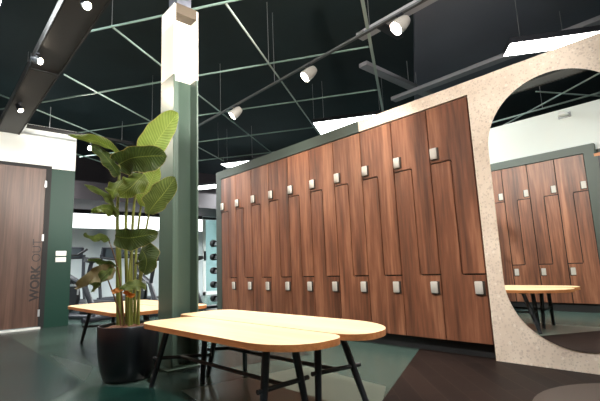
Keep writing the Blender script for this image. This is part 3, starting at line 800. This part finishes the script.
# pipe along the opposite wall (in the mirror)
pp = thing('ceiling_pipe', 'pale pipe running along the white wall top seen in the mirror', 'pipe', (-1.8, -3.60, 2.75))
bm = NB(); tube(bm, [(-3, 0, 0), (4, 0, 0)], .013, 10); obj('pipe', bm, M['rail_pale'], pp, True)
for x in (-2.5, 0, 2.5):
    bm = NB(); tube(bm, [(x, 0, 0), (x, 0, ZC - 2.75)], .004, 6); obj('hanger_wire', bm, M['silver'], pp)
for (p, q) in (((-.72, -.40, .03), (1.3, .95, .03)), ((.12, .60, .055), (.75, -.55, .055))):
    bm = NB(); tube(bm, [p, q], .011, 8); obj('cross_rail', bm, M['rail_pale'], pp, True)

em = thing('emergency_light', 'small pale domed lamp on the white wall in the mirror', 'light', (-1.41, -3.04, 2.40))
bm = NB(); box(bm, -.07, .07, .0, .02, -.03, .03); obj('base', bm, M['silver'], em)
bm = NB(); lathe(bm, [(0, -.01), (.05, -.008), (.06, .0), (.05, .03), (.025, .045), (0, .05)], 20, (0, .075, -.01)); bmesh.ops.remove_doubles(bm, verts=bm.verts[:], dist=1e-5); obj('dome', bm, M['plate_white'], em, True)
# ------------------------------------------------------------------ gym machines beyond the wall
def treadmill(label, loc, rz):
    t = thing('treadmill', label, 'treadmill', loc, rz, 'treadmills in the gym')
    bm = NB(); box(bm, -.38, .38, -.8, .8, .04, .2); bevel(bm, .02, 2); obj('deck', bm, M['gym_dark'], t)
    bm = NB(); box(bm, -.25, .25, -.78, .7, .2, .207); obj('belt', bm, M['rubber'], t)
    for s in (-1, 1):
        bm = NB(); tube(bm, [(s*.36, .62, .15), (s*.36, .74, .6), (s*.34, .70, 1.08)], .032, 10); obj('upright', bm, M['gym_dark'], t, True)
        bm = NB(); tube(bm, [(s*.34, .70, 1.02), (s*.35, .35, .98), (s*.35, .0, .95)], .022, 10); obj('handrail', bm, M['rubber'], t, True)
    bm = NB(); obox(bm, (0, .74, 1.12), (1, 0, 0), Vector((0, .95, .3)), Vector((0, -.3, .95)), .33, .04, .12); bevel(bm, .01, 2); c = obj('console', bm, M['gym_dark'], t)
    bm = NB(); obox(bm, (0, .697, 1.115), (1, 0, 0), Vector((0, .95, .3)), Vector((0, -.3, .95)), .26, .004, .09); obj('screen', bm, M['screen_grey'], c)
    bm = NB()
    for s in (-1, 1): box(bm, s*.33 - .03, s*.33 + .03, -.76, -.7, 0, .05); box(bm, s*.33 - .03, s*.33 + .03, .68, .74, 0, .05)
    obj('feet', bm, M['rubber'], t)
    return t
treadmill('dark treadmill with grey screen just right of the green wall edge', (-8.5, -.60, 0), math.radians(100))
treadmill('dark treadmill with grey screen behind the left plant leaves', (-8.6, .36, 0), math.radians(95))
def bike(label, loc, rz):
    t = thing('exercise_bike', label, 'exercise bike', loc, rz, 'exercise bikes in the gym')
    bm = NB(); tube(bm, [(-.3, .5, .04), (.3, .5, .04)], .035, 10); tube(bm, [(-.3, -.5, .04), (.3, -.5, .04)], .035, 10); tube(bm, [(0, .5, .05), (0, -.5, .05)], .035, 10); obj('base', bm, M['gym_dark'], t, True)
    bm = NB(); lathe(bm, [(.0, -.03), (.24, -.03), (.25, 0), (.24, .03), (0, .03)], 32)
    for v in bm.verts: v.co = Vector((v.co.z, v.co.x + .28, v.co.y + .36))
    bmesh.ops.remove_doubles(bm, verts=bm.verts[:], dist=1e-5); obj('flywheel', bm, M['rubber'], t, True)
    bm = NB(); tube(bm, [(0, -.38, .06), (0, -.1, .5), (0, .3, .66)], .04, 10); tube(bm, [(0, -.1, .45), (0, -.24, .86)], .03, 10); tube(bm, [(0, .28, .55), (0, .42, .98)], .03, 10); obj('frame', bm, M['gym_dark'], t, True)
    bm = NB(); lathe(bm, [(0, .84), (.05, .85), (.1, .87), (.09, .92), (0, .935)], 20, (0, -.25, 0)); bmesh.ops.remove_doubles(bm, verts=bm.verts[:], dist=1e-5)
    for v in bm.verts: v.co.y = -.25 + (v.co.y + .25)*1.5
    obj('saddle', bm, M['rubber'], t, True)
    bm = NB(); tube(bm, [(-.24, .22, 1.08), (-.22, .42, 1.0), (0, .44, .98), (.22, .42, 1.0), (.24, .22, 1.08)], .018, 10); obj('handlebar', bm, M['rubber'], t, True)
    bm = NB(); box(bm, -.1, .1, .44, .47, 1.02, 1.18); obj('console', bm, M['screen_grey'], t)
    for s in (-1, 1):
        bm = NB(); box(bm, s*.12 - .05, s*.12 + .05, -.1, .02, .36 - s*.15, .39 - s*.15); obj('pedal', bm, M['silver'], t)
        bm = NB(); tube(bm, [(s*.07, -.04, .38), (s*.07, -.04, .38 - s*.15), (s*.16, -.04, .375 - s*.15)], .012, 8); obj('crank', bm, M['silver'], t)
    return t
bike('dark exercise bike seen between plant stems and column', (-7.0, .80, 0), math.radians(92))
bike('dark exercise bike low behind the left withered leaves', (-7.05, -1.0, 0), math.radians(110))
bike('dark exercise bike in the middle behind the plant stems', (-6.85, -.05, 0), math.radians(95))
# dumbbell tower at the end of the lockers
rk = thing('dumbbell_rack', 'dark upright dumbbell rack behind the left locker end', 'rack', (-5.88, .80, 0))
bm = NB(); box(bm, -.25, .25, -.2, .2, 0, .05); obj('base', bm, M['gym_dark'], rk)
bm = NB(); box(bm, -.04, .04, -.04, .04, .05, 1.30); obj('post', bm, M['gym_dark'], rk)
for k in range(5):
    z = .215 + k*.22
    bm = NB(); box(bm, -.14, .14, -.125, .04, z - .034, z - .0165); obj('cradle', bm, M['silver'], rk)
    t = thing('dumbbell', 'black round headed dumbbell on the rack, %s' % ['lowest of five', 'second from the floor', 'at the middle height', 'just below the topmost', 'topmost of five'][k], 'dumbbell', (-5.88, .80 - .10, z), 0, 'dumbbells on the rack')
    for s in (-1, 1):
        bm = NB(); lathe(bm, [(0, -.05), (.045, -.05), (.055, -.035), (.055, .035), (.045, .05), (0, .05)], 20)
        for v in bm.verts: v.co = Vector((v.co.z + s*.12, v.co.x, v.co.y))
        bmesh.ops.remove_doubles(bm, verts=bm.verts[:], dist=1e-5); bmesh.ops.recalc_face_normals(bm, faces=bm.faces[:])
        obj('weight_head', bm, M['rubber'], t, True)
    bm = NB(); tube(bm, [(-.08, 0, 0), (.08, 0, 0)], .015, 10); obj('grip', bm, M['silver'], t, True)

# ------------------------------------------------------------------ world and view
w = bpy.data.worlds.new('world'); scene.world = w; w.use_nodes = True
w.node_tree.nodes['Background'].inputs[0].default_value = (.02, .03, .035, 1)
w.node_tree.nodes['Background'].inputs[1].default_value = .3
scene.view_settings.view_transform = 'Standard'; scene.view_settings.look = 'None'
scene.view_settings.gamma = 1; scene.view_settings.use_curve_mapping = False
scene.view_settings.exposure = 0.4
scene.cycles.use_denoising = True
scene.cycles.max_bounces = 8
scene.cycles.sample_clamp_indirect = 6
